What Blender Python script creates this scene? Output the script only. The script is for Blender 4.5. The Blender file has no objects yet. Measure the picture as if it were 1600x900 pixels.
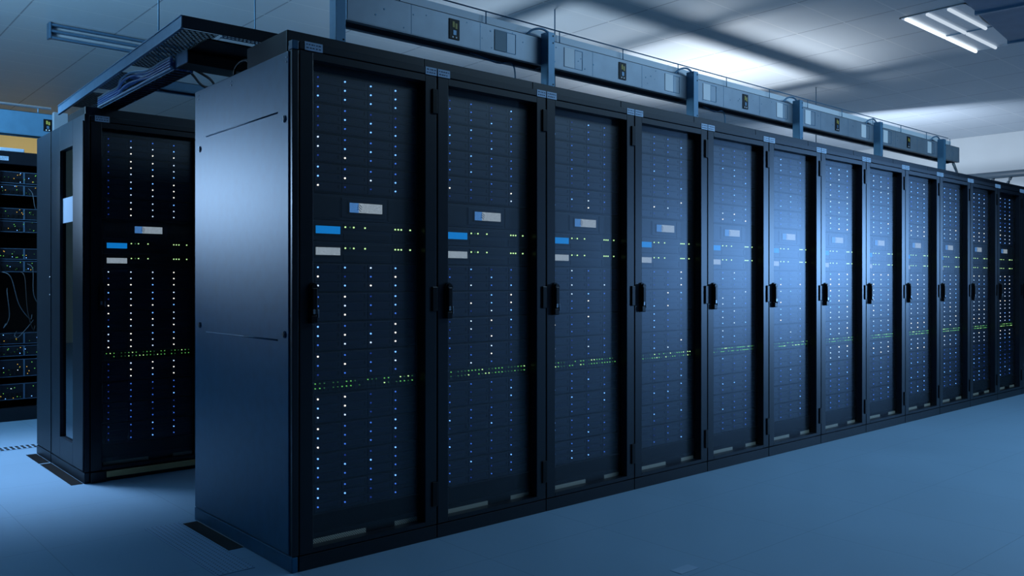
import bpy, bmesh, math, random
from mathutils import Vector, Matrix
random.seed(7)
R = math.radians
scene = bpy.context.scene
COL = scene.collection

# ------------------------------------------------------------------ camera
cam_d = bpy.data.cameras.new('camera')
cam_d.sensor_width = 36.0
cam_d.lens = 1321.0 / 1600.0 * 36.0
cam_d.shift_y = -0.005
cam_d.clip_start = 0.05
cam = bpy.data.objects.new('camera', cam_d)
cam.location = (-1.374, -2.727, 1.018)
cam.rotation_euler = (R(90), 0, R(-41.3))
COL.objects.link(cam)
scene.camera = cam

# ------------------------------------------------------------------ exposure, world, lights
scene.view_settings.view_transform = 'Standard'
scene.view_settings.look = 'None'
scene.view_settings.exposure = 0.0
scene.view_settings.gamma = 1.0
scene.view_settings.use_curve_mapping = False

H = 3.6                                   # ceiling height
world = bpy.data.worlds.new('world')
scene.world = world
world.use_nodes = True
bg = world.node_tree.nodes['Background']
bg.inputs[0].default_value = (0.16, 0.40, 0.85, 1)
bg.inputs[1].default_value = 0.01


def lamp(name, kind, loc, target, energy, color, **kw):
    d = bpy.data.lights.new(name, kind)
    d.energy = energy
    d.color = color
    for k, v in kw.items():
        setattr(d, k, v)
    o = bpy.data.objects.new(name, d)
    o.location = loc
    v = Vector(target) - Vector(loc)
    o.rotation_euler = v.to_track_quat('-Z', 'Y').to_euler()
    COL.objects.link(o)
    return o


# spotlight far along the aisle to the right, low, its beam falling on the middle of the row
lamp('aisle_end_light', 'SPOT', (30.0, -14.2, 2.1), (3.20, 0, 1.12), 14000, (0.23, 0.50, 1.0),
     spot_size=R(5.0), spot_blend=1.0, shadow_soft_size=0.9)
# lights over the cross aisle on the left
lamp('cross_aisle_light', 'SPOT', (-2.4, 6.1, 1.95), (0.0, 0.42, 1.30), 430, (0.40, 0.64, 1.0), spot_size=R(13), spot_blend=1.0, shadow_soft_size=0.30)
lamp('cross_aisle_downlight', 'SPOT', (-0.7, 3.0, 3.45), (-0.30, 2.55, 0), 760, (0.50, 0.70, 1.0), spot_size=R(50), spot_blend=1.0, shadow_soft_size=0.3)
lamp('left_ceiling_fill', 'AREA', (-2.4, 3.4, 2.3), (-0.7, 5.0, 3.6), 190, (0.36, 0.70, 1.0), shape='RECTANGLE', size=1.5, size_y=0.8)  # unseen fill added to brighten the left part of the ceiling
# unseen uplights added behind the front row to brighten the ceiling
lamp('added_uplight_far', 'SPOT', (7.2, 3.3, 2.0), (7.2, 3.3, 3.6), 235, (0.88, 0.94, 1.0), spot_size=R(128), spot_blend=0.7, shadow_soft_size=0.10)
lamp('added_uplight_near', 'SPOT', (4.3, 3.3, 2.0), (4.3, 3.3, 3.6), 66, (0.70, 0.86, 1.0), spot_size=R(150), spot_blend=0.7, shadow_soft_size=0.10)
# warm lights at the back of the room
lamp('warm_back_light', 'SPOT', (1.9, 11.2, 2.3), (1.7, 13.0, 3.0), 105, (1.0, 0.74, 0.20), spot_size=R(60), spot_blend=0.8, shadow_soft_size=0.2)
# lights near the far end of the room
lamp('far_end_light', 'AREA', (11.0, 3.0, 2.45), (14.2, 4.2, 2.0), 100, (0.74, 0.85, 1.0), shape='RECTANGLE', size=1.6, size_y=0.6)
# lights over the open aisle in front of the row
lamp('front_aisle_light', 'AREA', (4.9, -1.9, 3.45), (4.9, -1.9, 0), 132, (0.41, 0.70, 0.98), shape='RECTANGLE', size=5.0, size_y=0.6)


# ------------------------------------------------------------------ materials
def mat(name, base, rough=0.5, metal=0.0, spec=0.5, noise=0.0, scale=8.0, bump=0.0):
    m = bpy.data.materials.new(name)
    m.use_nodes = True
    nt = m.node_tree
    b = nt.nodes['Principled BSDF']
    b.inputs['Base Color'].default_value = (*base, 1)
    b.inputs['Roughness'].default_value = rough
    b.inputs['Metallic'].default_value = metal
    b.inputs['Specular IOR Level'].default_value = spec
    if noise or bump:
        tc = nt.nodes.new('ShaderNodeTexCoord')
        n = nt.nodes.new('ShaderNodeTexNoise')
        n.inputs['Scale'].default_value = scale
        n.inputs['Detail'].default_value = 4
        nt.links.new(tc.outputs['Object'], n.inputs['Vector'])
        if noise:
            r = nt.nodes.new('ShaderNodeValToRGB')
            r.color_ramp.elements[0].position = 0.3
            r.color_ramp.elements[1].position = 0.7
            r.color_ramp.elements[0].color = (*[c * (1 - noise) for c in base], 1)
            r.color_ramp.elements[1].color = (*[min(1, c * (1 + noise)) for c in base], 1)
            nt.links.new(n.outputs['Fac'], r.inputs['Fac'])
            nt.links.new(r.outputs['Color'], b.inputs['Base Color'])
        if bump:
            bp = nt.nodes.new('ShaderNodeBump')
            bp.inputs['Strength'].default_value = bump
            bp.inputs['Distance'].default_value = 0.002
            nt.links.new(n.outputs['Fac'], bp.inputs['Height'])
            nt.links.new(bp.outputs['Normal'], b.inputs['Normal'])
    return m


def emat(name, color, strength):
    m = bpy.data.materials.new(name)
    m.use_nodes = True
    nt = m.node_tree
    nt.nodes.clear()
    e = nt.nodes.new('ShaderNodeEmission')
    e.inputs[0].default_value = (*color, 1)
    e.inputs[1].default_value = strength
    o = nt.nodes.new('ShaderNodeOutputMaterial')
    nt.links.new(e.outputs[0], o.inputs[0])
    try:
        m.cycles.emission_sampling = 'NONE'
    except Exception:
        pass
    return m


def screen_mat(name, color, strength, dots=0.0, scale=400.0):
    """a back-lit screen with a fine dot pattern"""
    m = emat(name, color, strength)
    if dots:
        nt = m.node_tree
        e = [n for n in nt.nodes if n.type == 'EMISSION'][0]
        tc = nt.nodes.new('ShaderNodeTexCoord')
        v = nt.nodes.new('ShaderNodeTexVoronoi')
        v.inputs['Scale'].default_value = scale
        nt.links.new(tc.outputs['Object'], v.inputs['Vector'])
        r = nt.nodes.new('ShaderNodeValToRGB')
        r.color_ramp.elements[0].position = 0.1
        r.color_ramp.elements[1].position = 0.55
        r.color_ramp.elements[0].color = (*color, 1)
        r.color_ramp.elements[1].color = (*[c * (1 - dots) for c in color], 1)
        nt.links.new(v.outputs['Distance'], r.inputs['Fac'])
        nt.links.new(r.outputs['Color'], e.inputs[0])
    return m


M = {}
M['paint'] = mat('black_cabinet_paint', (0.005, 0.008, 0.014), 0.34, 0, 0.5, noise=0.15, scale=30)
M['panel'] = mat('side_panel_paint_shaded', (0.003, 0.010, 0.020), 0.42, 0, 0.35, noise=0.10, scale=20)  # second-row copy of the panel paint, darkened to stand for shade
M['panel_lit'] = mat('side_panel_paint_lit', (0.003, 0.085, 0.18), 0.42, 0, 0.5, noise=0.10, scale=20)  # front-row copy of the panel paint, blue light put into the colour
M['inner'] = mat('cabinet_inside', (0.004, 0.005, 0.008), 0.6, 0, 0.3)
M['server'] = mat('server_plastic', (0.004, 0.007, 0.014), 0.5, 0, 0.3, noise=0.2, scale=60)
M['bay'] = mat('drive_bay_plastic', (0.003, 0.006, 0.022), 0.5, 0, 0.3)  # blue glow of the status lights put into the base colour
M['black'] = mat('matt_black_plastic', (0.003, 0.003, 0.004), 0.5, 0, 0.25)
M['handle'] = mat('black_handle_plastic', (0.003, 0.003, 0.004), 0.35, 0, 0.3)
M['lock'] = mat('lock_steel', (0.35, 0.40, 0.45), 0.35, 0.8)
M['steel'] = mat('galvanised_steel', (0.27, 0.325, 0.39), 0.42, 0.3, 0.5, noise=0.08, scale=9)
M['post'] = mat('blue_post_paint', (0.10, 0.24, 0.38), 0.40, 0.2, 0.5, noise=0.08, scale=12)
M['cover'] = mat('pale_cover_plate', (0.90, 0.93, 0.96), 0.5)
M['teal'] = mat('grey_blue_cover_plate', (0.10, 0.20, 0.27), 0.5)
M['trunk'] = mat('white_trunking_plastic', (0.78, 0.84, 0.90), 0.5)
M['tray'] = mat('tray_metal', (0.10, 0.20, 0.32), 0.38, 0.4, 0.5, noise=0.1, scale=15)
M['label'] = mat('label_paper', (0.42, 0.56, 0.74), 0.5)
M['sticker'] = mat('pale_floor_patch', (0.28, 0.42, 0.58), 0.45)
M['ink'] = mat('label_ink', (0.05, 0.08, 0.14), 0.6)
M['yellow'] = mat('socket_yellow', (0.45, 0.36, 0.06), 0.5)
M['cable_blue'] = mat('blue_cable_jacket', (0.09, 0.19, 0.48), 0.4)
M['cable_pale'] = mat('pale_cable_jacket', (0.40, 0.52, 0.68), 0.4)
M['cable_yellow'] = mat('yellow_cable_jacket', (0.45, 0.36, 0.10), 0.45)
M['cable_black'] = mat('black_cable_jacket', (0.01, 0.012, 0.016), 0.5)
M['pipe'] = mat('dark_pipe', (0.03, 0.05, 0.07), 0.5)
M['dark_duct'] = mat('blue_duct_paint', (0.10, 0.20, 0.33), 0.5, 0.1, noise=0.12, scale=5)
M['wall'] = mat('wall_paint', (0.62, 0.66, 0.68), 0.7, noise=0.03, scale=2)
M['wall_warm'] = mat('back_wall_paint', (0.55, 0.50, 0.38), 0.7, noise=0.03, scale=2)
M['fixture'] = mat('light_fixture_paint', (0.55, 0.62, 0.70), 0.4, 0.2)

LED = {
    'b': emat('led_blue', (0.07, 0.24, 1.0), 0.9),
    'B': emat('led_bright_blue', (0.16, 0.42, 1.0), 2.4),
    'w': emat('led_cool_white', (0.62, 0.78, 1.0), 1.8),
    'W': emat('led_warm_white', (1.0, 0.88, 0.70), 2.6),
    'd': emat('led_dim_blue', (0.04, 0.13, 0.9), 0.30),
    'g': emat('led_green', (0.22, 0.85, 0.16), 0.75),
    'G': emat('led_bright_green', (0.62, 1.0, 0.36), 1.5),
    'e': emat('led_dim_green', (0.08, 0.35, 0.10), 0.35),
    'y': emat('led_yellow', (1.0, 0.62, 0.10), 0.8),
}
M['scr_white'] = screen_mat('screen_white', (0.56, 0.66, 0.74), 0.95, 0.55, 420)
M['scr_blue'] = screen_mat('screen_blue', (0.006, 0.24, 0.70), 0.95, 0.15, 200)
M['scr_tint'] = screen_mat('screen_blue_corner', (0.10, 0.30, 0.70), 0.95, 0.4, 300)
M['tube'] = emat('fluorescent_tube', (0.86, 0.94, 1.0), 2.2)
M['tube_dim'] = emat('fluorescent_tube_half_lit', (0.72, 0.85, 1.0), 0.8)


def glass_mat(name, rough, fac, tint):
    m = bpy.data.materials.new(name)
    m.use_nodes = True
    nt = m.node_tree
    nt.nodes.clear()
    t = nt.nodes.new('ShaderNodeBsdfTransparent')
    t.inputs[0].default_value = (*tint, 1)
    g = nt.nodes.new('ShaderNodeBsdfGlossy')
    g.inputs['Roughness'].default_value = rough
    g.inputs[0].default_value = (0.9, 0.95, 1, 1)
    mx = nt.nodes.new('ShaderNodeMixShader')
    mx.inputs[0].default_value = fac
    o = nt.nodes.new('ShaderNodeOutputMaterial')
    nt.links.new(t.outputs[0], mx.inputs[1])
    nt.links.new(g.outputs[0], mx.inputs[2])
    nt.links.new(mx.outputs[0], o.inputs[0])
    return m


M['glass'] = glass_mat('door_glass', 0.37, 0.05, (0.90, 0.93, 0.96))
M['side_glass'] = glass_mat('side_window_glass', 0.03, 0.35, (0.25, 0.30, 0.35))


def tile_mat(name, base, line, tx, ty, ox, oy, width, rough, line2=None, noise=0.06, nscale=0.8):
    """flat slab material with thin joints laid out in metres"""
    m = bpy.data.materials.new(name)
    m.use_nodes = True
    nt = m.node_tree
    N, L = nt.nodes, nt.links
    b = N['Principled BSDF']
    b.inputs['Roughness'].default_value = rough
    geo = N.new('ShaderNodeNewGeometry')
    sep = N.new('ShaderNodeSeparateXYZ')
    L.new(geo.outputs['Position'], sep.inputs[0])

    def joint(axis, t, off):
        a = N.new('ShaderNodeMath'); a.operation = 'ADD'; a.inputs[1].default_value = -off + 100 * t
        L.new(sep.outputs[axis], a.inputs[0])
        d = N.new('ShaderNodeMath'); d.operation = 'MODULO'; d.inputs[1].default_value = t
        L.new(a.outputs[0], d.inputs[0])
        c = N.new('ShaderNodeMath'); c.operation = 'LESS_THAN'; c.inputs[1].default_value = width
        L.new(d.outputs[0], c.inputs[0])
        return c
    jx, jy = joint(0, tx, ox), joint(1, ty, oy)
    n = N.new('ShaderNodeTexNoise')
    n.inputs['Scale'].default_value = nscale
    n.inputs['Detail'].default_value = 5
    L.new(geo.outputs['Position'], n.inputs['Vector'])
    r = N.new('ShaderNodeValToRGB')
    r.color_ramp.elements[0].position = 0.3
    r.color_ramp.elements[1].position = 0.7
    r.color_ramp.elements[0].color = (*[c * (1 - noise) for c in base], 1)
    r.color_ramp.elements[1].color = (*[c * (1 + noise) for c in base], 1)
    L.new(n.outputs['Fac'], r.inputs['Fac'])
    m1 = N.new('ShaderNodeMix'); m1.data_type = 'RGBA'
    L.new(jx.outputs[0], m1.inputs[0])
    L.new(r.outputs['Color'], m1.inputs[6])
    m1.inputs[7].default_value = (*line, 1)
    m2 = N.new('ShaderNodeMix'); m2.data_type = 'RGBA'
    L.new(jy.outputs[0], m2.inputs[0])
    L.new(m1.outputs[2], m2.inputs[6])
    m2.inputs[7].default_value = (*(line2 or line), 1)
    L.new(m2.outputs[2], b.inputs['Base Color'])
    return m


M['floor'] = tile_mat('raised_floor', (0.20, 0.34, 0.48), (0.155, 0.265, 0.385), 0.6, 0.6, 0.02, 0.27, 0.004, 0.42, noise=0.05, nscale=1.2)
M['ceiling'] = tile_mat('ceiling_tiles', (0.60, 0.66, 0.72), (0.30, 0.34, 0.40), 0.885, 0.51, 0.43, 0.37, 0.014, 0.5, line2=(0.72, 0.76, 0.80), noise=0.03)


def hole_mat(name, base, hole, scale, thr, metal=0.0, angle=0.0, rough=0.45):
    m = mat(name, base, rough, metal)
    nt = m.node_tree
    N, L = nt.nodes, nt.links
    b = N['Principled BSDF']
    tc = N.new('ShaderNodeTexCoord')
    mp = N.new('ShaderNodeMapping')
    mp.inputs['Rotation'].default_value = (0, angle if angle else 0, 0)
    L.new(tc.outputs['Object'], mp.inputs['Vector'])
    v = N.new('ShaderNodeTexVoronoi')
    v.inputs['Scale'].default_value = scale
    v.inputs['Randomness'].default_value = 0.0
    L.new(mp.outputs[0], v.inputs['Vector'])
    c = N.new('ShaderNodeMath'); c.operation = 'LESS_THAN'; c.inputs[1].default_value = thr
    L.new(v.outputs['Distance'], c.inputs[0])
    mx = N.new('ShaderNodeMix'); mx.data_type = 'RGBA'
    L.new(c.outputs[0], mx.inputs[0])
    mx.inputs[6].default_value = (*base, 1)
    mx.inputs[7].default_value = (*hole, 1)
    L.new(mx.outputs[2], b.inputs['Base Color'])
    return m


M['lit_tile'] = hole_mat('warm_lit_perforated_tile', (0.90, 0.78, 0.56), (0.16, 0.13, 0.09), 150, 0.33, angle=R(45))  # warm light from behind put into the beige colour
M['brass'] = mat('beige_strip_metal', (0.80, 0.62, 0.30), 0.5)
M['perf_floor'] = hole_mat('perforated_floor_tile', (0.22, 0.36, 0.52), (0.03, 0.05, 0.08), 55, 0.22)


# ------------------------------------------------------------------ mesh helpers
class MB:
    def __init__(s):
        s.bm = bmesh.new()
        s.mats = []

    def mi(s, m):
        if m not in s.mats:
            s.mats.append(m)
        return s.mats.index(m)

    def box(s, x0, x1, y0, y1, z0, z1, m, bevel=0.0, mtx=None):
        tmp = bmesh.new()
        bmesh.ops.create_cube(tmp, size=1.0)
        bmesh.ops.scale(tmp, vec=(x1 - x0, y1 - y0, z1 - z0), verts=tmp.verts)
        bmesh.ops.translate(tmp, vec=((x0 + x1) / 2, (y0 + y1) / 2, (z0 + z1) / 2), verts=tmp.verts)
        if bevel:
            bmesh.ops.bevel(tmp, geom=tmp.edges[:], offset=bevel, segments=2, affect='EDGES', profile=0.5)
        s.merge(tmp, m, mtx)
        return s

    def merge(s, tmp, m, mtx=None):
        i = s.mi(m)
        if mtx is not None:
            bmesh.ops.transform(tmp, matrix=mtx, verts=tmp.verts)
        mp = {v: s.bm.verts.new(v.co) for v in tmp.verts}
        for f in tmp.faces:
            try:
                nf = s.bm.faces.new([mp[v] for v in f.verts])
                nf.material_index = i
                nf.smooth = f.smooth
            except ValueError:
                pass
        tmp.free()

    def cyl(s, p0, p1, r, m, seg=10, r2=None):
        p0, p1 = Vector(p0), Vector(p1)
        d = p1 - p0
        tmp = bmesh.new()
        bmesh.ops.create_cone(tmp, cap_ends=True, segments=seg, radius1=r, radius2=r if r2 is None else r2, depth=d.length)
        for f in tmp.faces:
            f.smooth = len(f.verts) == 4
        q = d.to_track_quat('Z', 'Y').to_matrix().to_4x4()
        bmesh.ops.transform(tmp, matrix=Matrix.Translation((p0 + p1) / 2) @ q, verts=tmp.verts)
        s.merge(tmp, m)
        return s

    def tube(s, pts, r, m, seg=8):
        """round tube swept through a smoothed list of points"""
        P = [Vector(p) for p in pts]
        sm = []
        for i in range(len(P) - 1):
            a, b, c, d = P[max(i - 1, 0)], P[i], P[i + 1], P[min(i + 2, len(P) - 1)]
            for k in range(6):
                t = k / 6
                sm.append(0.5 * ((2 * b) + (c - a) * t + (2 * a - 5 * b + 4 * c - d) * t * t + (3 * b - a - 3 * c + d) * t ** 3))
        sm.append(P[-1])
        rings = []
        i = s.mi(m)
        for k, p in enumerate(sm):
            t = (sm[min(k + 1, len(sm) - 1)] - sm[max(k - 1, 0)]).normalized()
            up = Vector((0, 0, 1)) if abs(t.z) < 0.9 else Vector((1, 0, 0))
            u = t.cross(up).normalized()
            w = u.cross(t).normalized()
            rings.append([s.bm.verts.new(p + r * (math.cos(a) * u + math.sin(a) * w)) for a in [2 * math.pi * j / seg for j in range(seg)]])
        for a, b in zip(rings, rings[1:]):
            for j in range(seg):
                f = s.bm.faces.new([a[j], a[(j + 1) % seg], b[(j + 1) % seg], b[j]])
                f.material_index = i
                f.smooth = True
        for rg, rev in ((rings[0], True), (rings[-1], False)):
            f = s.bm.faces.new(rg[::-1] if rev else rg)
            f.material_index = i
        return s

    def ring_frame(s, x0, x1, z0, z1, bl, br, bb, bt, y0, y1, m, bevel=0.0):
        """rectangular frame in the xz plane with an opening"""
        s.box(x0, x0 + bl, y0, y1, z0, z1, m, bevel)
        s.box(x1 - br, x1, y0, y1, z0, z1, m, bevel)
        s.box(x0 + bl, x1 - br, y0, y1, z0, z0 + bb, m)
        s.box(x0 + bl, x1 - br, y0, y1, z1 - bt, z1, m)
        return s

    def mesh(s, name):
        bmesh.ops.recalc_face_normals(s.bm, faces=s.bm.faces[:])
        me = bpy.data.meshes.new(name)
        s.bm.to_mesh(me)
        s.bm.free()
        for m in s.mats:
            me.materials.append(m)
        return me


def put(name, me, parent=None, loc=(0, 0, 0), rz=0.0, label=None):
    o = bpy.data.objects.new(name, me)
    o.location = loc
    if rz:
        o.rotation_euler = (0, 0, rz)
    COL.objects.link(o)
    if parent is not None:
        o.parent = parent
    if label:
        o['label'] = label
    return o


def tag(o, label, cat, group=None):
    o['label'] = label
    o['category'] = cat
    if group:
        o['group'] = group
    return o


def thing(name, loc, label, cat, group=None, rz=0.0):
    return tag(put(name, None, None, loc, rz), label, cat, group)


def struct(name, me, loc=(0, 0, 0)):
    o = put(name, me, None, loc)
    o['kind'] = 'structure'
    return o


# ------------------------------------------------------------------ room shell
XW, YB = 14.6, 13.0
struct('floor', MB().box(-9, XW + 0.2, -9, YB + 0.2, -0.1, 0, M['floor']).mesh('floor'))
struct('ceiling', MB().box(-9, XW + 0.2, -9, YB + 0.2, H, H + 0.1, M['ceiling']).mesh('ceiling'))
struct('wall_right', MB().box(XW, XW + 0.2, -0.5, YB + 0.2, 0, H, M['wall']).mesh('wall_right'))
struct('wall_back', MB().box(-9, XW, YB, YB + 0.2, 0, H, M['wall_warm']).mesh('wall_back'))

# ------------------------------------------------------------------ cabinet meshes
W, D, HF, HR = 0.6, 0.905, 1.87, 1.93     # width, depth, front height, roof height
GAP = 0.002

me_plinth = MB().box(GAP, W - GAP, 0.001, D, 0.0, 0.054, M['paint'], 0.002).mesh('plinth')
b = MB()
for x0, x1 in ((GAP, 0.016), (W - 0.016, W - GAP)):                     # side sheets
    b.box(x0, x1, 0.036, D, 0.056, HF - 0.03, M['inner'])
b.box(0.016, W - 0.016, D - 0.012, D, 0.056, HF - 0.03, M['inner'])     # back sheet
b.box(0.016, W - 0.016, 0.036, D, 0.056, 0.066, M['inner'])             # bottom sheet
b.box(GAP, W - GAP, 0.0, 0.088, 1.843, HF, M['paint'], 0.002)           # header
b.box(GAP, W - GAP, 0.03, D, 1.825, 1.842, M['inner'])                  # top deck
me_body = b.mesh('cabinet_body')
me_roof = MB().box(0.0, W, 0.090, 0.100, 1.843, HR, M['paint'], 0.003).box(0.001, W - 0.001, 0.100, 0.43, 1.843, HR - 0.0005, M['inner']).mesh('roof_panel')
b = MB()
for x0, x1 in ((0.052, 0.072), (0.545, 0.560)):
    b.box(x0, x1, 0.062, 0.075, 0.066, 1.843, M['inner'])
me_rails = b.mesh('mounting_rails')
# cable guides down the right of the servers
b = MB()
z = 0.20
while z < 1.80:
    b.box(0.552, 0.566, 0.048, 0.060, z, z + 0.045, M['server'], 0.002)
    z += 0.1085
for xo, ph in ((0.574, 0.0), (0.583, 1.3)):
    b.tube([(xo + 0.004 * math.sin(ph + k * 1.1), 0.060 + 0.004 * math.cos(k * 0.8), 0.10 + k * 0.155) for k in range(12)], 0.0035, M['cable_black'], 6)
me_guides = b.mesh('cable_guides')

DZ0, DZ1 = 0.058, 1.839
b = MB()
b.ring_frame(0.003, W - 0.003, DZ0, DZ1, 0.053, 0.055, 0.017, 0.026, 0.0, 0.040, M['paint'], 0.0025)
me_door = b.mesh('door')
me_glass = MB().box(0.056, W - 0.058, 0.037, 0.040, DZ0 + 0.017, DZ1 - 0.026, M['glass']).mesh('glass_pane')
# swing handle: tapered escutcheon with a paddle and a lock
b = MB()
b.box(0.0, 0.032, -0.008, 0.0, 0.0, 0.130, M['handle'], 0.003)
b.cyl((0.016, 0.0, 0.129), (0.016, -0.008, 0.129), 0.016, M['handle'], 16)
b.box(0.004, 0.028, -0.021, -0.008, 0.030, 0.128, M['handle'], 0.005)
b.cyl((0.016, -0.008, 0.127), (0.016, -0.020, 0.127), 0.012, M['handle'], 16)
b.box(0.002, 0.030, -0.017, -0.008, 0.001, 0.029, M['handle'], 0.003)
me_handle = b.mesh('handle')
b = MB()
b.cyl((0.012, -0.0205, 0.046), (0.012, -0.0225, 0.046), 0.005, M['lock'], 12)
b.cyl((0.012, -0.0205, 0.038), (0.012, -0.0225, 0.038), 0.005, M['lock'], 12)
b.box(0.0285, 0.0325, -0.019, -0.009, 0.020, 0.050, M['lock'], 0.0015)
me_lock = b.mesh('lock')
me_hinge = MB().box(0.0, 0.026, -0.007, 0.004, 0.0, 0.098, M['handle'], 0.003).mesh('hinge')


def label_mesh(w, seed):
    rr = random.Random(seed)
    b = MB()
    b.box(0, w, -0.0015, 0.0, 0, 0.030, M['label'])
    for row, zz in ((0, 0.019), (1, 0.007)):
        x = 0.006
        while x < w - 0.008:
            l = rr.uniform(0.003, 0.010)
            l = min(l, w - 0.005 - x)
            b.box(x, x + l, -0.0022, -0.0015, zz, zz + 0.004, M['ink'])
            x += l + rr.uniform(0.003, 0.006)
    return b.mesh('name_label')


me_lab_l = label_mesh(0.060, 1)
me_lab_r = label_mesh(0.054, 2)
me_lab_first = label_mesh(0.070, 3)
me_tile_strip = [MB().box(x0, x1, 0.046, 0.049, 0.067, 0.090, M['lit_tile']).mesh('lit_tile_strip') for x0, x1 in ((0.075, 0.300), (0.430, 0.535))]  # stands for the lit perforated floor tile seen through the door glass
me_kick = MB().box(0.060, 0.540, 0.040, 0.058, 0.112, 0.178, M['black']).mesh('blanking_panel')
me_topblank = MB().box(0.074, 0.543, 0.056, 0.062, 1.790, 1.838, M['black']).mesh('blanking_panel')

# ------------------------------------------------------------------ server meshes
SX0, SX1, SY = 0.080, 0.540, 0.058
BX0, BW = 0.090, 0.1117
b = MB()
b.box(SX0, SX1, SY, 0.72, 0.001, 0.104, M['server'], 0.0015)
b.box(0.073, SX0, SY - 0.004, SY + 0.003, 0.004, 0.101, M['server'], 0.001)
b.box(SX1, 0.545, SY - 0.004, SY + 0.003, 0.004, 0.101, M['server'], 0.001)
me_chassis = b.mesh('chassis')


def bay_into(b, x, z):
    b.box(x, x + BW - 0.004, SY - 0.006, SY, z, z + 0.0305, M['bay'], 0.001)
    b.box(x + 0.014, x + BW - 0.010, SY - 0.0075, SY - 0.006, z + 0.005, z + 0.011, M['server'])
    b.box(x + BW - 0.016, x + BW - 0.008, SY - 0.0085, SY - 0.006, z + 0.013, z + 0.026, M['server'])


b = MB(); bay_into(b, 0, 0); me_bay = b.mesh('drive_bay')
b = MB()
b.box(SX0, SX1, SY, 0.72, 0.001, 0.104, M['server'], 0.0015)
for i in range(4):
    for j in range(3):
        bay_into(b, BX0 + i * BW, 0.0035 + j * 0.0335)
me_chassis_far = b.mesh('chassis')
RL = 0.0030
ME_LED = {k: MB().cyl((0, 0.002, 0), (0, -0.003, 0), RL, m, 10).mesh('led') for k, m in LED.items()}
ME_LEDM = {k: MB().cyl((0, 0.002, 0), (0, -0.003, 0), 0.0025, m, 10).mesh('led') for k, m in LED.items()}
ME_LEDS = {k: MB().cyl((0, 0.002, 0), (0, -0.003, 0), 0.0021, m, 8).mesh('led') for k, m in LED.items()}


def led_pos(i, j):
    return (BX0 + i * BW + 0.011, SY - 0.006, 0.0035 + j * 0.0335 + 0.019)


# wide controller unit with a display
b = MB()
b.box(SX0, SX1, SY, 0.72, 0.001, 0.094, M['server'], 0.0015)
b.box(SX0 + 0.005, 0.19, SY - 0.003, SY, 0.006, 0.088, M['black'], 0.001)
b.box(0.405, SX1 - 0.005, SY - 0.003, SY, 0.006, 0.088, M['black'], 0.001)
b.box(0.20, 0.395, SY - 0.005, SY, 0.012, 0.084, M['server'], 0.002)
b.box(0.226, 0.380, SY - 0.008, SY - 0.005, 0.026, 0.073, M['black'], 0.001)
me_ctrl = b.mesh('chassis')
b = MB()
b.box(0.0, 0.038, -0.002, 0.0, 0.0, 0.036, M['scr_tint'])
b.box(0.038, 0.142, -0.002, 0.0, 0.0, 0.036, M['scr_white'])
for k in range(3):                                                       # small dark swoosh mark
    b.tube([(0.030 + 0.002 * k + t * 0.006, -0.0024, 0.010 + 0.008 * k + 0.005 * math.sin(t * 1.6)) for t in range(4)], 0.0011, M['ink'], 5)
me_display = b.mesh('display')
# status units with a small screen
b = MB()
b.box(SX0, SX1, SY, 0.72, 0.001, 0.076, M['server'], 0.0015)
b.box(SX0 + 0.006, SX0 + 0.122, SY - 0.004, SY, 0.020, 0.062, M['black'], 0.001)
b.box(0.21, 0.41, SY - 0.003, SY, 0.006, 0.030, M['black'], 0.001)
b.box(0.21, SX1 - 0.008, SY - 0.003, SY, 0.044, 0.068, M['black'], 0.001)
b.box(0.425, SX1 - 0.008, SY - 0.003, SY, 0.006, 0.036, M['black'], 0.001)
me_unit = b.mesh('chassis')
me_lcd = {c: MB().box(0.0, 0.100, -0.002, 0.0, 0.0, 0.028, M[c]).mesh('screen') for c in ('scr_blue', 'scr_white')}
UNIT_LED = [(0.216, 'G'), (0.236, 'e'), (0.252, 'G'), (0.301, 'G'), (0.437, 'G'), (0.451, 'G'), (0.465, 'G'), (0.507, 'G')]
# network switch
b = MB()
b.box(SX0, SX1, SY, 0.50, 0.001, 0.043, M['server'], 0.0015)
for k in range(24):
    for zz in (0.006, 0.023):
        b.box(0.090 + k * 0.0185, 0.090 + k * 0.0185 + 0.014, SY - 0.002, SY, zz, zz + 0.010, M['black'])
me_switch = b.mesh('chassis')

ORD = ['first', 'second', 'third', 'fourth', 'fifth', 'sixth', 'seventh', 'eighth', 'ninth', 'tenth', 'eleventh', 'twelfth', 'thirteenth', 'fourteenth']

# status lights of the nearest cabinet, read off the photograph: server by server from the top, three rows of four
P1 = ['dBBB bBBB BBBB', 'bbdd dBBb dbBB', 'wbbb wBBB dWbb', 'Bbbb BWwB WddB',
      'BBwB WdbW wBWB', 'bWdB bwbB bWdb', 'BbdW BWBW bwwW', 'WbdB bWbw dbbb',
      'WWdb BWdb wwdb', 'WbbB BbbB Wbbd', 'BddB BBBb bbbb', 'BbbB BBdb bbdb']
STACK_Z = [1.352 + 0.1085 * k for k in (3, 2, 1, 0)] + [0.660 + 0.1085 * k for k in (3, 2, 1, 0)] + [0.179 + 0.1085 * k for k in (3, 2, 1, 0)]


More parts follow.
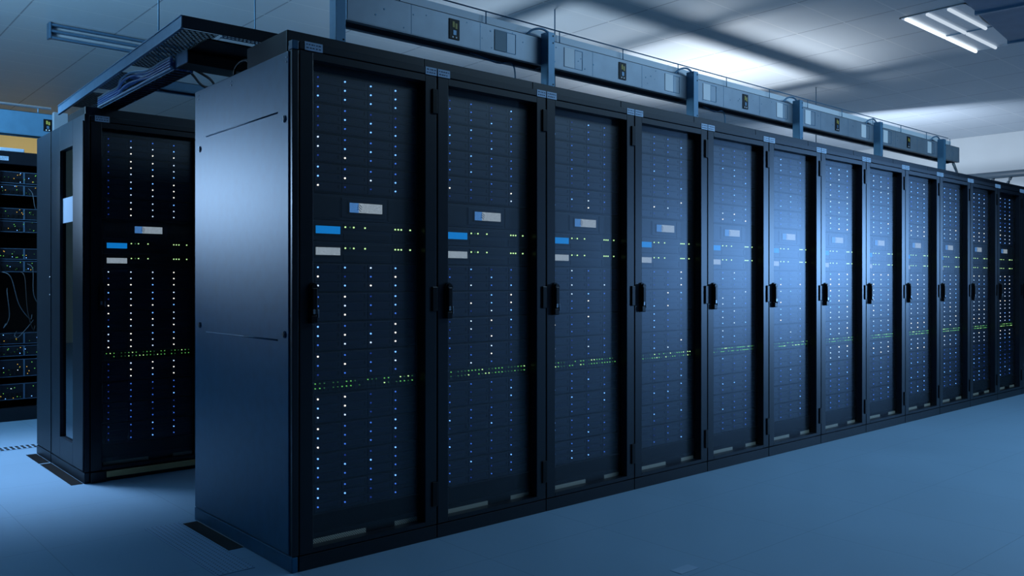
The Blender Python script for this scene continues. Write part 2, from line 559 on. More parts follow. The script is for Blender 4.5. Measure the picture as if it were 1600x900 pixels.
def pattern(kind, s, rng):
    if kind == 'near':
        return P1[s]
    out = []
    for row in range(3):
        r = ''
        for c in range(4):
            if kind == 'white':
                pool = 'dbbb' if (s == 0 and row == 0) else ('BwwWW' if s < 9 else 'bbdbB')
                if c == 0 and (s < 4 or rng.random() < 0.3):
                    pool = 'd'
                if s >= 8 and c == 0:
                    pool = 'd'
                r += rng.choice(pool)
            elif kind == 'mid':
                pool = 'bbBbd' if s < 3 else ('BwWdbbd' if s < 8 else 'bbdBd')
                r += rng.choice(pool)
            else:
                pool = 'BBwbB' if s < 3 else ('wWwBw' if s < 9 else 'bbbBd')
                r += rng.choice(pool)
        out.append(r)
    return ' '.join(out)


def fill_cabinet(x, y, which, kind, level, seed):
    """the servers of one cabinet; level 2 has every drive bay and light, 1 has every light, 0 the lights as one part"""
    rng = random.Random(seed)
    dots = ME_LED if kind in ('near', 'white') else ME_LEDM
    for s, z in enumerate(STACK_Z):
        pos = ORD[s] + ' from the top' if s < 6 else ORD[11 - s] + ' from the bottom'
        t = thing('storage_server', (x, y, z), f'twelve-bay storage server, {pos} in the {which}', 'server', 'twelve-bay storage servers in the cabinets')
        put('chassis', me_chassis if level == 2 else me_chassis_far, t)
        rows = pattern(kind, s, rng).split()
        if level == 0:
            mbl = MB()
        for j in range(3):
            for i in range(4):
                code = rows[2 - j][i]
                p = led_pos(i, j)
                if level == 2:
                    bay = put('drive_bay', me_bay, t, (BX0 + i * BW, 0, 0.0035 + j * 0.0335))
                    put('status_light', dots[code], bay, (0.011, p[1], 0.019))
                elif level == 1:
                    put('status_light', dots[code], t, p)
                else:
                    mbl.cyl((p[0], p[1] + 0.002, p[2]), (p[0], p[1] - 0.003, p[2]), 0.0034, LED[code], 8)
        if level == 0:
            put('status_lights', mbl.mesh('status_lights'), t)
    t = thing('storage_controller', (x, y, 1.2505), f'wide controller unit with white and blue display in the {which}', 'server', 'controller units with a display')
    put('chassis', me_ctrl, t)
    put('display', me_display, t, (0.232, SY - 0.008, 0.0315), label='lit white display with blue left corner')
    for z, c, word in ((1.172, 'scr_blue', 'blue'), (1.0935, 'scr_white', 'white')):
        t = thing('status_unit', (x, y, z), f'slim unit with lit {word} screen in the {which}', 'server', f'units with a {word} screen')
        put('chassis', me_unit, t)
        put('screen', me_lcd[c], t, (SX0 + 0.014, SY - 0.004, 0.027), label=f'lit {word} screen')
        if level == 0:
            mbl = MB()
            for px, code in UNIT_LED:
                mbl.cyl((px, SY - 0.002, 0.054), (px, SY - 0.006, 0.054), 0.0032, LED[code], 8)
            put('status_lights', mbl.mesh('status_lights'), t)
        else:
            for px, code in UNIT_LED:
                put('status_light', ME_LED[code], t, (px, SY - 0.003, 0.054))
    t = thing('network_switch', (x, y, 0.614), f'network switch with two lines of green lights in the {which}', 'network switch', 'network switches in the cabinets')
    put('chassis', me_switch, t)
    mbl = MB()
    for zz in (0.0185, 0.0360):
        for k in range(24):
            c = rng.choice('gggeeGg') if k not in (3, 4, 5, 13) else 'e'
            for dx in (0.003, 0.011):
                px = 0.090 + k * 0.0185 + dx
                if rng.random() < 0.25:
                    continue
                if level == 2:
                    if dx < 0.01:
                        put('port_light', ME_LEDS[c], t, (px, SY - 0.001, zz))
                else:
                    mbl.cyl((px, SY, zz), (px, SY - 0.003, zz), 0.0020, LED[c], 6)
    if level != 2:
        put('port_lights', mbl.mesh('port_lights'), t)
    else:
        mbl.bm.free()


def cabinet(x, y, label, group, first=False):
    t = thing('server_cabinet', (x, y, 0), label, 'server cabinet', group)
    put('plinth', me_plinth, t)
    put('cabinet_body', me_body, t)
    put('roof_panel', me_roof, t)
    put('mounting_rails', me_rails, t)
    put('cable_guides', me_guides, t)
    d = put('door', me_door, t)
    put('glass_pane', me_glass, d)
    h = put('handle', me_handle, d, (0.036, 0, 0.874))
    for z in (0.130, 0.905, 1.690):
        put('hinge', me_hinge, d, (W - 0.027, 0, z))
    put('lock', me_lock, d, (0.036, 0, 0.874), label='steel lock in the handle')
    put('name_label', me_lab_first if first else me_lab_l, t, (0.022 if first else 0.003, 0, HF - 0.028 if first else HF - 0.029))
    put('name_label', me_lab_r, t, (W - 0.057, 0, HF - 0.029))
    for me in me_tile_strip:
        put('lit_tile_strip', me, t, label='beige perforated strip standing for the warm-lit floor tile behind the door')
    put('blanking_panel', me_kick, t)
    put('blanking_panel', me_topblank, t)
    return t


# ------------------------------------------------------------------ the long front row
N_ROW = 14
X0 = 0.025
for k in range(N_ROW):
    x = X0 + 0.6 * k
    if k == 0:
        lab = 'black glass-door server cabinet at the near end, beside the blue side panel'
    else:
        lab = f'black glass-door server cabinet, {ORD[k]} from the near end of the front row'
    cabinet(x, 0, lab, 'server cabinets in the front row', first=(k == 0))
for k in range(12):
    which = f'{ORD[k]} cabinet of the front row'
    kind = 'near' if k == 0 else ('mid' if k < 6 else 'far')
    fill_cabinet(X0 + 0.6 * k, 0, which, kind, 2 if k < 4 else (1 if k < 6 else 0), 100 + k)


# end panel of the front row
def side_panel(y, label, z1=1.837):
    t = thing('side_panel', (0, y, 0), label, 'side panel')
    b = MB()
    b.box(0.0, 0.022, 0.030, D - 0.004, 0.058, z1, M['panel_lit'], 0.003)
    for z in (1.630, 0.812):                                             # pressed ridges
        b.cyl((0.001, 0.115, z), (0.001, 0.775, z), 0.0035, M['panel_lit'], 8)
    for px in (0.330, 0.340):
        pass
    put('panel_sheet', b.mesh('panel_sheet'), t)
    put('base_strip', MB().box(-0.001, 0.022, 0.002, D - 0.002, 0.0, 0.055, M['panel_lit'], 0.003).mesh('base_strip'), t)
    put('corner_post', MB().box(0.0, 0.024, 0.001, 0.014, 0.058, 1.837, M['paint'], 0.002).box(0.004, 0.022, 0.014, 0.030, 0.058, 1.837, M['inner']).mesh('corner_post'), t)
    bm_ = MB()
    bm_.cyl((0.001, 0, 0), (-0.003, 0, 0), 0.013, M['panel_lit'], 16)
    bm_.cyl((-0.003, 0, 0), (-0.005, 0, 0), 0.009, M['black'], 14)
    bm_.box(-0.006, -0.004, -0.0015, 0.0015, -0.011, 0.011, M['lock'])
    me_l = bm_.mesh('latch')
    for yy, z in ((0.062, 1.600), (0.062, 0.835), (0.845, 1.585), (0.845, 0.840)):
        put('latch', me_l, t, (0, yy, z))
    cp = MB()
    cp.box(0.0, 0.024, 0.001, 0.030, 1.839, HF, M['panel_lit'], 0.002)
    put('corner_cap', cp.mesh('corner_cap'), t)
    sc = MB()
    for yy in (0.045, 0.52, 0.86):
        for z in (1.815, 1.800):
            sc.cyl((0.0, yy, z), (-0.002, yy, z), 0.003, M['lock'], 8)
    put('screws', sc.mesh('screws'), t)
    return t


side_panel(0, 'blue-lit plain side panel closing the near end of the front row')

# ------------------------------------------------------------------ second row: one cabinet with a glazed side
Y2, X2 = 1.911, -0.150
cabinet(X2, Y2, 'black glass-door server cabinet behind the front row, beside the glazed side panel', 'server cabinets in the second row', first=True)
fill_cabinet(X2, Y2, 'cabinet behind the front row', 'white', 2, 55)
t = thing('base_rail', (X2, Y2, 0), 'beige metal rail along the foot of the cabinet behind the front row', 'rail')
put('rail', MB().box(0.075, 0.590, -0.012, -0.002, 0.020, 0.050, M['brass'], 0.002).mesh('rail'), t)
put('foot', MB().box(0.002, 0.075, -0.012, -0.001, 0.0, 0.054, M['paint'], 0.002).mesh('foot'), t)

t = thing('glazed_side_panel', (X2 - 0.026, Y2, 0), 'blue side panel with tall narrow window, left of the second-row cabinet', 'side panel')
ZS = 1.875
b = MB()                                                                 # frame with an opening y 0.20..0.52
mt = Matrix.Rotation(R(90), 4, 'Z')
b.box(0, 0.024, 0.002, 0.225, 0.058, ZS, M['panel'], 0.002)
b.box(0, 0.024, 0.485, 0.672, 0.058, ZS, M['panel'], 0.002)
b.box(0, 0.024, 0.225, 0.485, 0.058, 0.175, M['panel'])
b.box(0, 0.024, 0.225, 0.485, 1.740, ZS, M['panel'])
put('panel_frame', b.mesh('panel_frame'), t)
put('window_glass', MB().box(0.016, 0.020, 0.225, 0.485, 0.175, 1.740, M['side_glass']).mesh('window_glass'), t, label='dark tinted glass')
put('window_sticker', MB().box(0.0145, 0.0158, 0.226, 0.484, 1.345, 1.480, M['label']).mesh('window_sticker'), t, label='blank pale blue sticker')
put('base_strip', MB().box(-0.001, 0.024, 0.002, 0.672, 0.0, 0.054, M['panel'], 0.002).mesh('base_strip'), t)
b = MB()
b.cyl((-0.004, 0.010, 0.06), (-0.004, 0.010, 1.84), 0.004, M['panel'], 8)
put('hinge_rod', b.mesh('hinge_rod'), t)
t = thing('rear_side_panel', (X2 - 0.026, Y2 + 0.680, 0), 'narrow plain blue side panel behind the panel with the window', 'side panel')
b = MB()
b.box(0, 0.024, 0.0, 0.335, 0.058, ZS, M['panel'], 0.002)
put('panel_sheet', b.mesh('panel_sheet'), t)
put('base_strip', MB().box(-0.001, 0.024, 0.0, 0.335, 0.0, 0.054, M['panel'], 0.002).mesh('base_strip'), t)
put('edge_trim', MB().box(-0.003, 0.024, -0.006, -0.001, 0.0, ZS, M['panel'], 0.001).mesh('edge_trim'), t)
b = MB()
for z in (0.95, 1.05):
    b.cyl((0, 0.02, z), (-0.004, 0.02, z), 0.004, M['lock'], 8)
put('screws', b.mesh('screws'), t)

# ------------------------------------------------------------------ third row: open rack of cabled servers
Y3, X3 = 4.37, -0.14
t = thing('open_rack', (X3, Y3, 0), 'open black equipment rack with blinking servers at the far left', 'server rack')
b = MB()
for x0, x1 in ((0.0, 0.025), (0.605, 0.63)):
    b.box(x0, x1, 0.0, 0.05, 0.0, 1.93, M['paint'], 0.002)
    b.box(x0, x1, 0.85, 0.90, 0.0, 1.93, M['paint'], 0.002)
put('posts', b.mesh('posts'), t)
put('top_deck', MB().box(0, 0.63, 0.0, 0.90, 1.89, 1.985, M['paint'], 0.003).mesh('top_deck'), t)
put('base_deck', MB().box(0.0, 0.63, 0.0, 0.90, 0.0, 0.10, M['paint'], 0.003).mesh('base_deck'), t)
put('back_sheet', MB().box(0.025, 0.605, 0.86, 0.87, 0.10, 1.89, M['inner']).box(0.0, 0.004, 0.05, 0.85, 0.1, 1.89, M['inner']).mesh('back_sheet'), t)
put('name_label', me_lab_l, t, (0.025, 0, 1.915))
tag(put('folded_paper', MB().box(0.0, 0.16, 0.0, 0.10, 0.0, 0.025, M['label'], 0.004).mesh('folded_paper'), None, (X3 + 0.03, Y3 + 0.01, 1.9855)),
    'pale flat box lying on top of the open rack at far left', 'box')
Z3 = [(1.749, 1.841), (1.662, 1.743), (1.483, 1.571), (1.390, 1.477), (1.188, 1.275), (1.096, 1.183), (0.564, 0.651), (0.474, 0.556), (0.322, 0.455), (0.154, 0.275)]
for q, (z0, z1) in enumerate(Z3):
    rng = random.Random(300 + q)
    hh = z1 - z0
    pos = ORD[q] + ' from the top' if q < 5 else ORD[9 - q] + ' from the bottom'
    t = thing('rack_server', (X3, Y3, z0), f'dim server with green and yellow lights, {pos} of the open rack', 'server', 'servers in the open rack')
    b = MB()
    b.box(0.028, 0.602, 0.02, 0.70, 0.0, hh, M['server'], 0.002)
    for xx in (0.030, 0.186, 0.192, 0.34, 0.346, 0.598):
        b.box(xx - 0.002, xx + 0.002, 0.016, 0.02, 0.004, hh - 0.004, M['tray'])
    b.box(0.03, 0.60, 0.017, 0.02, hh - 0.006, hh - 0.003, M['tray'])
    b.box(0.03, 0.60, 0.017, 0.02, 0.003, 0.006, M['tray'])
    for k in range(5):
        b.box(0.04 + 0.03 * k, 0.06 + 0.03 * k, 0.016, 0.02, 0.016, hh * 0.45, M['black'])
    put('chassis', b.mesh('chassis'), t)
    for k in range(16 if hh < 0.1 else 20):
        c = rng.choice('gggeeeyyeB' if q < 8 else 'geyywBe')
        put('status_light', ME_LEDM[c], t, (rng.uniform(0.036, 0.40), 0.016, rng.uniform(0.01, hh - 0.01)))
rng = random.Random(9)
for k, (xa, xb, za, zb, cm) in enumerate([(0.04, 0.22, 1.10, 0.78, 'cable_pale'), (0.16, 0.24, 1.10, 0.70, 'cable_black'), (0.21, 0.30, 1.16, 0.86, 'cable_pale'),
                                          (0.08, 0.05, 0.98, 0.72, 'cable_pale'), (0.25, 0.12, 0.74, 0.66, 'cable_yellow'), (0.22, 0.27, 1.72, 1.60, 'cable_pale')]):
    b = MB()
    b.tube([(xa, 0.02, za), (xa + (xb - xa) * 0.3, -0.03, za - 0.04), (xa + (xb - xa) * 0.6 + rng.uniform(-.03, .03), -0.035, (za + zb) / 2 - 0.08), (xb, -0.02, zb - 0.03), (xb + 0.02, 0.015, zb)], 0.003, M['cable_black'] if cm == 'cable_black' else M['pipe'], 6)
    tag(put('patch_cable', b.mesh('patch_cable'), None, (X3, Y3, 0)), 'thin looping patch cable hanging on the front of the open rack', 'cable', 'patch cables of the open rack')

# ------------------------------------------------------------------ overhead busway above the front row
PX = [0.39 + 1.2 * k for k in range(6)]
b = MB()
b.box(-0.022, 0.022, 0.0, 0.004, 0.006, 0.352, M['post'], 0.001)          # front web of the channel
b.box(-0.022, -0.018, 0.004, 0.055, 0.006, 0.352, M['post'], 0.001)       # flanges
b.box(0.018, 0.022, 0.004, 0.055, 0.006, 0.352, M['post'], 0.001)
for z in (0.03, 0.09, 0.30, 0.335):
    b.cyl((0.012, 0.001, z), (0.012, -0.0015, z), 0.004, M['black'], 8)
me_post = b.mesh('channel')
me_foot = MB().box(-0.045, 0.030, -0.010, 0.054, 0.0, 0.006, M['post'], 0.001).mesh('foot_plate')
me_arm = MB().box(-0.020, 0.020, 0.004, 0.054, 0.340, 0.350, M['post'], 0.001).mesh('top_cap')
for k, x in enumerate(PX):
    t = thing('support_post', (x, 0.345, HR), f'blue steel channel post holding the overhead busway, {ORD[k]} from the near end', 'post', 'posts under the busway')
    put('channel', me_post, t)
    put('foot_plate', me_foot, t)
    put('top_cap', me_arm, t)

me_socket = MB().box(0, 0.060, -0.004, 0.0, 0, 0.094, M['black'], 0.001).box(0.018, 0.030, -0.0055, -0.004, 0.055, 0.082, M['yellow']).box(
    0.034, 0.046, -0.0055, -0.004, 0.050, 0.075, M['yellow']).box(0.022, 0.040, -0.0055, -0.004, 0.020, 0.042, M['tray']).box(
    0.016, 0.024, -0.0055, -0.004, 0.006, 0.013, M['cover']).box(0.036, 0.044, -0.0055, -0.004, 0.006, 0.013, M['cover']).mesh('socket')
me_plate = {c: MB().box(0, 0.075, -0.003, 0.0, 0, 0.100, M[c], 0.001).mesh('cover_plate') for c in ('cover', 'teal')}
b = MB()
b.ring_frame(0, 0.060, 0, 0.100, 0.002, 0.002, 0.002, 0.002, -0.002, 0, M['post'])
me_outline = b.mesh('hatch_outline')
DY0, DY1, DZB, DZT = 0.40, 0.52, 2.128, 2.262


def duct_section(x0, x1, y, label, group, plates, sockets, mat_face='steel', zb=DZB, zt=DZT):
    L = x1 - x0
    t = thing('busway_section', (x0, y, zb), label, 'busway', group)
    hh = zt - zb
    dy = DY1 - DY0
    b = MB()
    b.box(0, L, 0, 0.003, 0, hh, M[mat_face])
    b.box(0, L, dy - 0.003, dy, 0, hh, M[mat_face])
    b.box(0, L, 0, dy, hh - 0.003, hh, M[mat_face])
    b.box(0, L, 0.0, 0.026, -0.003, 0.001, M[mat_face])                    # bottom lips, open between them
    b.box(0, L, dy - 0.026, dy, -0.003, 0.001, M[mat_face])
    b.box(0.003, L - 0.003, 0.028, dy - 0.028, 0.020, 0.040, M['post'])
    b.box(-0.001, 0.003, 0, dy, 0, hh, M['post'])
    b.box(L - 0.003, L + 0.001, 0, dy, 0, hh, M[mat_face])
    rr = random.Random(int(x0 * 100) + 5)
    for k in range(14):
        xx, zz = rr.uniform(0.05, L - 0.05), rr.uniform(0.012, hh - 0.012)
        b.cyl((xx, 0.001, zz), (xx, -0.0015, zz), rr.choice((0.002, 0.003, 0.004)), M['post'], 8)
    for f in (0.28, 0.62):
        b.box(L * f, L * f + 0.002, -0.0008, 0.001, 0, hh, M['post'])
    put('housing', b.mesh('housing'), t)
    for xx, c in plates:
        put('cover_plate', me_plate[c], t, (xx, 0, (hh - 0.100) / 2))
        put('hatch_outline', me_outline, t, (xx + 0.078, 0, (hh - 0.100) / 2))
    for xx in sockets:
        put('socket', me_socket, t, (xx, 0, (hh - 0.094) / 2), label='dark outlet with yellow contacts')
    return t


for k in range(6):
    x0 = PX[k] + 0.024 if k else PX[0] + 0.06
    x1 = (PX[k + 1] + 0.022) if k < 5 else 6.85
    pl = [] if k == 5 else ([(PX[1] - 0.33 - x0, 'teal')] if k == 0 else [(0.12, 'cover'), (0.95, 'cover')])
    so = [] if k == 5 else ([0.535] if k == 0 else [0.545])
    lab = f'pale steel overhead busway section, {ORD[k]} from the near end of the front row' if k < 5 else 'short end stub of the pale steel busway above the front row'
    duct_section(x0, x1, DY0, lab, 'busway sections over the front row', pl, so)

# white trunking and wire rail along the top of the busway
t = thing('cable_trunking', (0, 0, DZT), 'white cable trunking running along the top of the busway over the front row', 'trunking')
put('trunk', MB().box(PX[0] + 0.06, 6.80, 0.455, 0.515, 0.0005, 0.058, M['trunk'], 0.002).mesh('trunk'), t)
t = thing('wire_rail', (0, 0, DZT), 'thin dark wire rail on small hooks above the busway', 'wire')
b = MB()
b.cyl((PX[0] + 0.08, 0.44, 0.074), (6.7, 0.44, 0.074), 0.0035, M['post'], 8)
put('wire', b.mesh('wire'), t)
hk = MB().cyl((0, 0, 0.0005), (0, 0, 0.074), 0.003, M['post'], 6).box(-0.006, 0.006, -0.006, 0.006, 0.0005, 0.006, M['post']).mesh('hook')
for k in range(13):
    put('hook', hk, t, (PX[0] + 0.35 + 0.5 * k, 0.44, 0))
for k in range(1, 6):                                                    # small cable loops by each post
    b = MB()
    x = PX[k]
    b.tube([(x - 0.10, 0.43, 2.264), (x - 0.06, 0.42, 2.30), (x, 0.41, 2.312), (x + 0.07, 0.42, 2.295), (x + 0.11, 0.435, 2.264)], 0.006, M['post'], 6)
    tag(put('cable_loop', b.mesh('cable_loop'), None), f'small blue cable loop over the busway beside the {ORD[k]} support post', 'cable', 'cable loops at the busway posts')
for k, (x, ln) in enumerate(((1.42, 0.26), (3.22, 0.20))):                # droppers from the busway to the roofs
    b = MB()
    b.tube([(x - ln, 0.46, DZB - 0.004), (x - 0.1, 0.45, DZB - 0.026), (x, 0.45, DZB - 0.014), (x + 0.02, 0.45, 2.02), (x + 0.02, 0.46, HR + 0.0045)], 0.004, M['post'], 6)
    tag(put('drop_cable', b.mesh('drop_cable'), None), ['thin drop cable from the first busway section down to a cabinet roof', 'thin drop cable from the third busway section down to a cabinet roof'][k], 'cable', 'drop cables')

# busways over the other rows
t = duct_section(0.16, 1.15, 2.36, 'dark overhead busway above the second row, seen past the cable bundle', None, [], [], 'post', 2.165, 2.215)
me_rod = MB().cyl((0, 0, 0.0), (0, 0, H - 2.215), 0.005, M['post'], 8).mesh('hanger_rod')
for xx in (0.20, 0.8):
    put('hanger_rod', me_rod, t, (xx, 0.06, 0.050))
t = duct_section(-4.0, 0.48, 4.62, 'blue overhead busway above the open rack at far left', None, [], [4.228], 'post', 2.157, 2.335)
me_post3 = MB().box(-0.05, 0.05, 0.0, 0.05, 0.0, 0.36, M['steel'], 0.002).mesh('channel')
t = thing('support_post', (0.335, 4.55, 1.985), 'pale steel post under the blue busway above the open rack', 'post')
put('channel', me_post3, t)
put('foot_plate', MB().box(-0.06, 0.06, 0.0, 0.06, 0.0005, 0.005, M['steel']).mesh('foot_plate'), t)
t = thing('wire_rail', (0, 0, 2.335), 'thin pale rail above the blue busway at far left', 'wire')
put('wire', MB().cyl((-3.9, 4.66, 0.05), (0.29, 4.66, 0.05), 0.010, M['cover'], 8).mesh('wire'), t)
hk2 = MB().cyl((0, 0, 0.0), (0, 0, 0.05), 0.005, M['post'], 6).mesh('hook')
for k in range(9):
    put('hook', hk2, t, (-3.8 + 0.5 * k, 4.66, 0))

t = thing('shadow_ladder', (2.6, 2.905, 2.60), 'unseen cable ladder added over the second row to shade the ceiling', 'cable ladder')  # unseen, added to cast the cross-shaped shadows on the ceiling
b = MB()
b.box(0, 7.0, 0, 0.02, 0, 0.06, M['tray'])
b.box(0, 7.0, 0.14, 0.16, 0, 0.06, M['tray'])
b.box(0, 7.0, 0.02, 0.14, 0.005, 0.02, M['cable_black'])
put('side_rails', b.mesh('side_rails'), t)
me_br = MB().box(-0.06, 0.06, -0.55, 0.70, -0.02, 0.0, M['tray']).mesh('cross_arm')
me_lr = MB().cyl((0, 0, 0), (0, 0, H - 2.60), 0.006, M['post'], 8).mesh('hanger_rod')
for k in range(6):
    put('cross_arm', me_br, t, (0.4 + 1.2 * k, 0.08, 0))
    if k in (1, 5):
        put('hanger_rod', me_lr, t, (0.4 + 1.2 * k, 0.10, 0))

# ------------------------------------------------------------------ overhead cable tray bridging the two rows
A, B = Vector((-0.190, 0.537, 0)), Vector((-0.117, 2.690, 0))
ang = math.atan2(B.x - A.x, B.y - A.y)
LEN = (B - A).length
t = thing('cable_tray', (A.x, A.y, 1.995), 'blue steel perforated cable tray spanning from the front row to the second row', 'cable tray', rz=-ang)
TW = 0.15
b = MB()
b.box(0, 0.004, 0, LEN, 0, 0.047, M['tray'])
b.box(-0.003, 0.010, 0, LEN, -0.004, 0.002, M['tray'], 0.001)
b.box(-0.003, 0.010, 0, LEN, 0.045, 0.049, M['tray'], 0.001)
put('side_rail', b.mesh('side_rail'), t)
ca, sa = math.cos(ang), math.sin(ang)
b = MB()
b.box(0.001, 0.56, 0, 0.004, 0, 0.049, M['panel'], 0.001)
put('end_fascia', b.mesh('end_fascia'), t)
put('inner_rail', MB().box(TW, TW + 0.004, 0.30, LEN, 0.0, 0.047, M['tray']).mesh('inner_rail'), t)


def perforated(x0, x1, y0, y1, z, pitch_x, pitch_y, m):
    """sheet of thin bars with slots left open between them"""
    b = MB()
    n = max(1, int((y1 - y0) / pitch_y))
    for k in range(n + 1):
        yy = y0 + k * (y1 - y0) / n
        b.box(x0, x1, yy - pitch_y * 0.17, yy + pitch_y * 0.17, z, z + 0.002, m)
    mxn = max(1, int((x1 - x0) / pitch_x))
    for k in range(n):
        for i in range(mxn + 1):
            xx = x0 + (i + (0.5 if k % 2 else 0)) * (x1 - x0) / mxn
            if xx > x1:
                continue
            ya = y0 + k * (y1 - y0) / n
            b.box(xx - pitch_x * 0.18, xx + pitch_x * 0.18, ya, ya + (y1 - y0) / n, z, z + 0.002, m)
    return b.mesh('perforated_panel')


M['tray_perf'] = mat('perforated_steel', (0.012, 0.022, 0.034), 0.4, 0.4)  # darker steel for the bars of the perforated panels
for y0, y1 in ((0.02, 0.72), (0.88, 1.30), (1.42, 1.86)):
    put('perforated_panel', perforated(0.016, TW, y0, y1, 0.000, 0.020, 0.017, M['tray_perf']), t)
put('perforated_panel', perforated(0.17, 0.54, 0.010, 0.055, 0.004, 0.016, 0.022, M['tray']), t)
t2 = thing('black_cable_box', (-0.065, 0.60, 1.936), 'black box under the near end of the overhead cable tray', 'box')
b = MB()
b.box(0, 0.50, 0.0, 0.215, 0.050, 0.056, M['black'])
b.box(0, 0.50, 0.215, 0.34, 0.0, 0.056, M['black'], 0.002)
put('box_body', b.mesh('box_body'), t2)
put('bracket', MB().box(-0.004, -0.0005, 0.205, 0.34, 0.002, 0.056, M['tray'], 0.001).mesh('bracket'), t2)

t3 = thing('cable_trough', (-0.072, 0.945, 1.930), 'narrow dark cable trough under the overhead tray carrying blue cables', 'cable tray')
b = MB()
b.box(0, 0.003, 0, 1.10, 0.0, 0.018, M['tray'])
b.box(0.078, 0.081, 0, 1.10, 0.0, 0.018, M['tray'])
put('side_rails', b.mesh('side_rails'), t3)
b = MB()
for k in range(23):
    b.box(0.003, 0.078, 0.02 + 0.047 * k, 0.04 + 0.047 * k, 0.0, 0.003, M['black'])
put('rungs', b.mesh('rungs'), t3)
rng = random.Random(21)
for k in range(26):
    cm = 'cable_pale' if k % 4 == 1 else ('cable_yellow' if k in (16, 9) else 'cable_blue')
    ox = -0.064 + 0.0115 * (k % 7)
    oz = 1.940 + 0.0125 * (k // 7)
    if k > 20:                                                           # strapped along the outside of the rail
        ox, oz = -0.0785, 1.9405 + 0.0115 * (k - 21)
    pts = [(ox, 0.955, oz)]
    for q in range(1, 7):
        pts.append((ox + rng.uniform(-.0002, .0002), 0.955 + 0.15 * q, oz + rng.uniform(0, .0008)))
    if k in (22, 24, 25):                                                # a few bulge out where the strap is missing
        bulge = {22: 0.016, 24: 0.026, 25: 0.036}[k]
        pts[3] = (ox - bulge, 1.405, oz + 0.008)
        pts[4] = (ox - bulge * 0.8, 1.555, oz + 0.010)
    if k in (7, 14, 15):                                                            # some rise up into the perforated tray
        pts[3] = (ox - 0.012, 1.36, 1.975)
        pts[4] = (ox - 0.022, 1.42 + 0.004 * k, 1.990)
        pts = pts[:5]
    else:
        pts += [(ox, 1.96 + 0.004 * (k // 7), oz), (ox, 2.03, oz - 0.0002)]
    b = MB().tube(pts, 0.0054, M[cm], 8)
    tag(put('network_cable', b.mesh('network_cable'), None), 'network cable in the bundle under the overhead tray', 'cable', 'network cables in the overhead bundle')
for k in range(2):
    b = MB()
    x = 0.04 + 0.07 * k
    b.tube([(-0.02 + 0.02 * k, 0.95, 1.952), (x, 1.02, 1.935), (x + 0.10, 1.16, 1.928), (x + 0.22, 1.22, 1.940), (x + 0.34, 1.26, 1.96)], 0.006, M['cable_black'], 6)
    tag(put('power_cable', b.mesh('power_cable'), None), 'black power cable sagging behind the near cabinet roof', 'cable', 'black power cables by the cable box')
b = MB().tube([(0.055, 0.62, 1.8485), (0.05, 0.60, 1.885), (0.05, 0.55, 1.905), (0.055, 0.49, 1.90), (0.06, 0.46, 1.8485)], 0.006, M['cable_black'], 8)
tag(put('looped_cable', b.mesh('looped_cable'), None), 'black looped cable standing up behind the top edge of the blue side panel', 'cable')

# ------------------------------------------------------------------ ceiling lights and services
t = thing('ceiling_light', (6.9, 0.37, H), 'lit ceiling panel light with three bright tubes at upper right', 'ceiling light')
FW, FL = 0.60, 1.78
b = MB()
b.box(0, FL, 0, FW, -0.006, -0.001, M['fixture'])
b.box(0, FL, 0, 0.012, -0.012, -0.001, M['fixture'])
b.box(0, FL, FW - 0.012, FW, -0.012, -0.001, M['fixture'])
b.box(0, 0.012, 0, FW, -0.012, -0.001, M['fixture'])
b.box(FL - 0.012, FL, 0, FW, -0.012, -0.001, M['fixture'])
b.box(FL * 0.53, FL * 0.53 + 0.012, 0, FW, -0.014, -0.001, M['post'])
put('frame', b.mesh('frame'), t)
for k, yy in enumerate((0.15, 0.345, 0.545)):
    for x0, x1 in ((0.02, FL * 0.52), (FL * 0.55, FL - 0.02)):
        if k == 0 and x0 > 0.5:
            continue
        put('light_tube', MB().cyl((x0, yy, -0.022), (x1, yy, -0.022), 0.016, M['tube'] if k == 2 else M['tube_dim'], 12).mesh('light_tube'), t)
t = thing('ceiling_light', (0.70, 6.55, H - 0.165), 'unlit hanging light with bare rails at upper left', 'ceiling light')
b = MB()
me_cap = b.box(0, 0.02, 0, 0.10, 0, 0.16, M['tray'], 0.004).mesh('end_cap')
for x in (0, 2.0):
    put('end_cap', me_cap, t, (x, 0, 0))
b = MB()
for z in (0.012, 0.078, 0.140):
    b.box(0.02, 2.0, 0.01, 0.07, z - 0.010, z + 0.012, M['tray'], 0.003)
put('rails', b.mesh('rails'), t)
put('reflector', MB().box(0.02, 2.0, 0.085, 0.098, 0.004, 0.156, M['fixture']).mesh('reflector'), t)
for x in (0.4, 1.6):
    put('hanger', MB().cyl((x, 0.05, 0.15), (x, 0.05, 0.165), 0.01, M['tray'], 8).mesh('hanger'), t)

ad = math.atan2(0.19, 1.65)
t = thing('ventilation_duct', (7.5, 0.19, H - 0.30), 'dark blue ventilation duct under the ceiling in the top right corner', 'duct', rz=ad)
b = MB()
b.box(-3.6, 0, -0.60, 0, 0.0, 0.298, M['dark_duct'], 0.01)
put('duct_body', b.mesh('duct_body'), t)
me_fl = MB().box(-0.02, 0.02, -0.615, 0.015, -0.015, 0.298, M['tray'], 0.003).mesh('flange')
for x in (-0.03, -1.2, -2.4):
    put('flange', me_fl, t, (x, 0, 0))
put('side_cable', MB().tube([(-2.6, 0.03, 0.10), (-2.0, 0.035, 0.05), (-1.4, 0.03, 0.12), (-0.8, 0.035, 0.06), (-0.2, 0.03, 0.10)], 0.02, M['pipe'], 8).mesh('side_cable'), t)

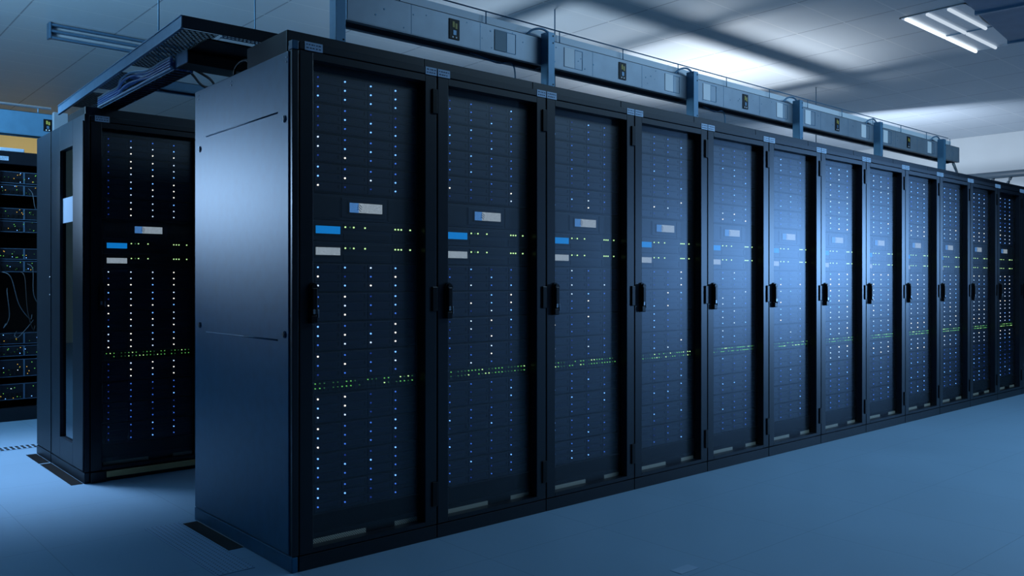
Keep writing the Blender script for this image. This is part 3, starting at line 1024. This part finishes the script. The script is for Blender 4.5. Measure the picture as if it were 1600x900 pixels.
t = thing('wall_pipe', (13.2, 0, 2.72), 'dark pipe crossing below the ceiling at the far right wall', 'pipe')
put('pipe', MB().cyl((0, -1.0, 0), (0, 3.9, 0), 0.055, M['pipe'], 14).mesh('pipe'), t)
b = MB()
for k, yy in enumerate((2.05, 2.3, 2.55)):
    b.tube([(0, yy, -0.05), (-0.03, yy + 0.06, -0.20), (0.0, yy + 0.10, -0.34), (0.03, yy + 0.12, -0.55)], 0.022, M['pipe'], 8)
put('hanging_cables', b.mesh('hanging_cables'), t)
put('wall_bracket', MB().box(0.03, 1.4, 0.2, 0.26, -0.03, 0.03, M['pipe']).mesh('wall_bracket'), t)
b = MB().cyl((6.86, 0.46, 2.14), (11.6, 2.2, 2.52), 0.012, M['pipe'], 8)
b.cyl((6.86, 0.46, 2.125), (11.6, 2.2, 2.505), 0.010, M['trunk'], 8)
tag(put('conduit', b.mesh('conduit'), None), 'thin conduit running from the busway end toward the far wall pipe', 'conduit')

# ------------------------------------------------------------------ floor details
tag(put('perforated_floor_tile', MB().box(-0.21, -0.070, 0.15, 0.90, 0.0005, 0.002, M['perf_floor']).mesh('perforated_floor_tile'), None),
    'perforated floor strip beside the blue side panel of the front row', 'floor tile')
t = thing('floor_slot', (0, 0, 0), 'dark open slot in the floor against the blue side panel', 'floor opening')
put('slot_plate', MB().box(-0.062, -0.003, 0.40, 0.87, 0.0005, 0.002, M['black']).mesh('slot_plate'), t)
put('slot_edge', MB().box(-0.003, -0.001, 0.40, 0.87, 0.0005, 0.004, M['lock']).mesh('slot_edge'), t)
t = thing('floor_grille', (-1.2, 3.14, 0), 'slotted floor grille in front of the open rack at far left', 'floor grille')
b = MB()
b.box(0, 1.09, 0, 0.13, 0.0005, 0.002, M['floor'])
put('plate', b.mesh('plate'), t)
b = MB()
for k in range(36):
    b.box(0.01 + 0.03 * k, 0.026 + 0.03 * k, 0.01, 0.055, 0.002, 0.003, M['black'])
    b.box(0.01 + 0.03 * k, 0.026 + 0.03 * k, 0.07, 0.12, 0.002, 0.003, M['black'])
put('slots', b.mesh('slots'), t)
for k, (yy0, yy1) in enumerate(((Y2 + 0.01, Y2 + 0.665), (Y2 + 0.69, Y2 + 1.01))):
    tag(put('floor_gap', MB().box(X2 - 0.085, X2 - 0.030, yy0, yy1, 0.0005, 0.0018, M['black']).mesh('floor_gap'), None),
        ['dark floor gap along the foot of the panel with the window', 'dark floor gap along the foot of the rear side panel'][k], 'floor opening', 'dark gaps along the second row')
tag(put('floor_patch', MB().box(1.02, 1.12, -0.90, -0.85, 0.0005, 0.0012, M['sticker']).mesh('floor_patch'), None),  # thin pale rectangle laid on the floor
    'small pale patch on the open floor in front of the row', 'sticker')
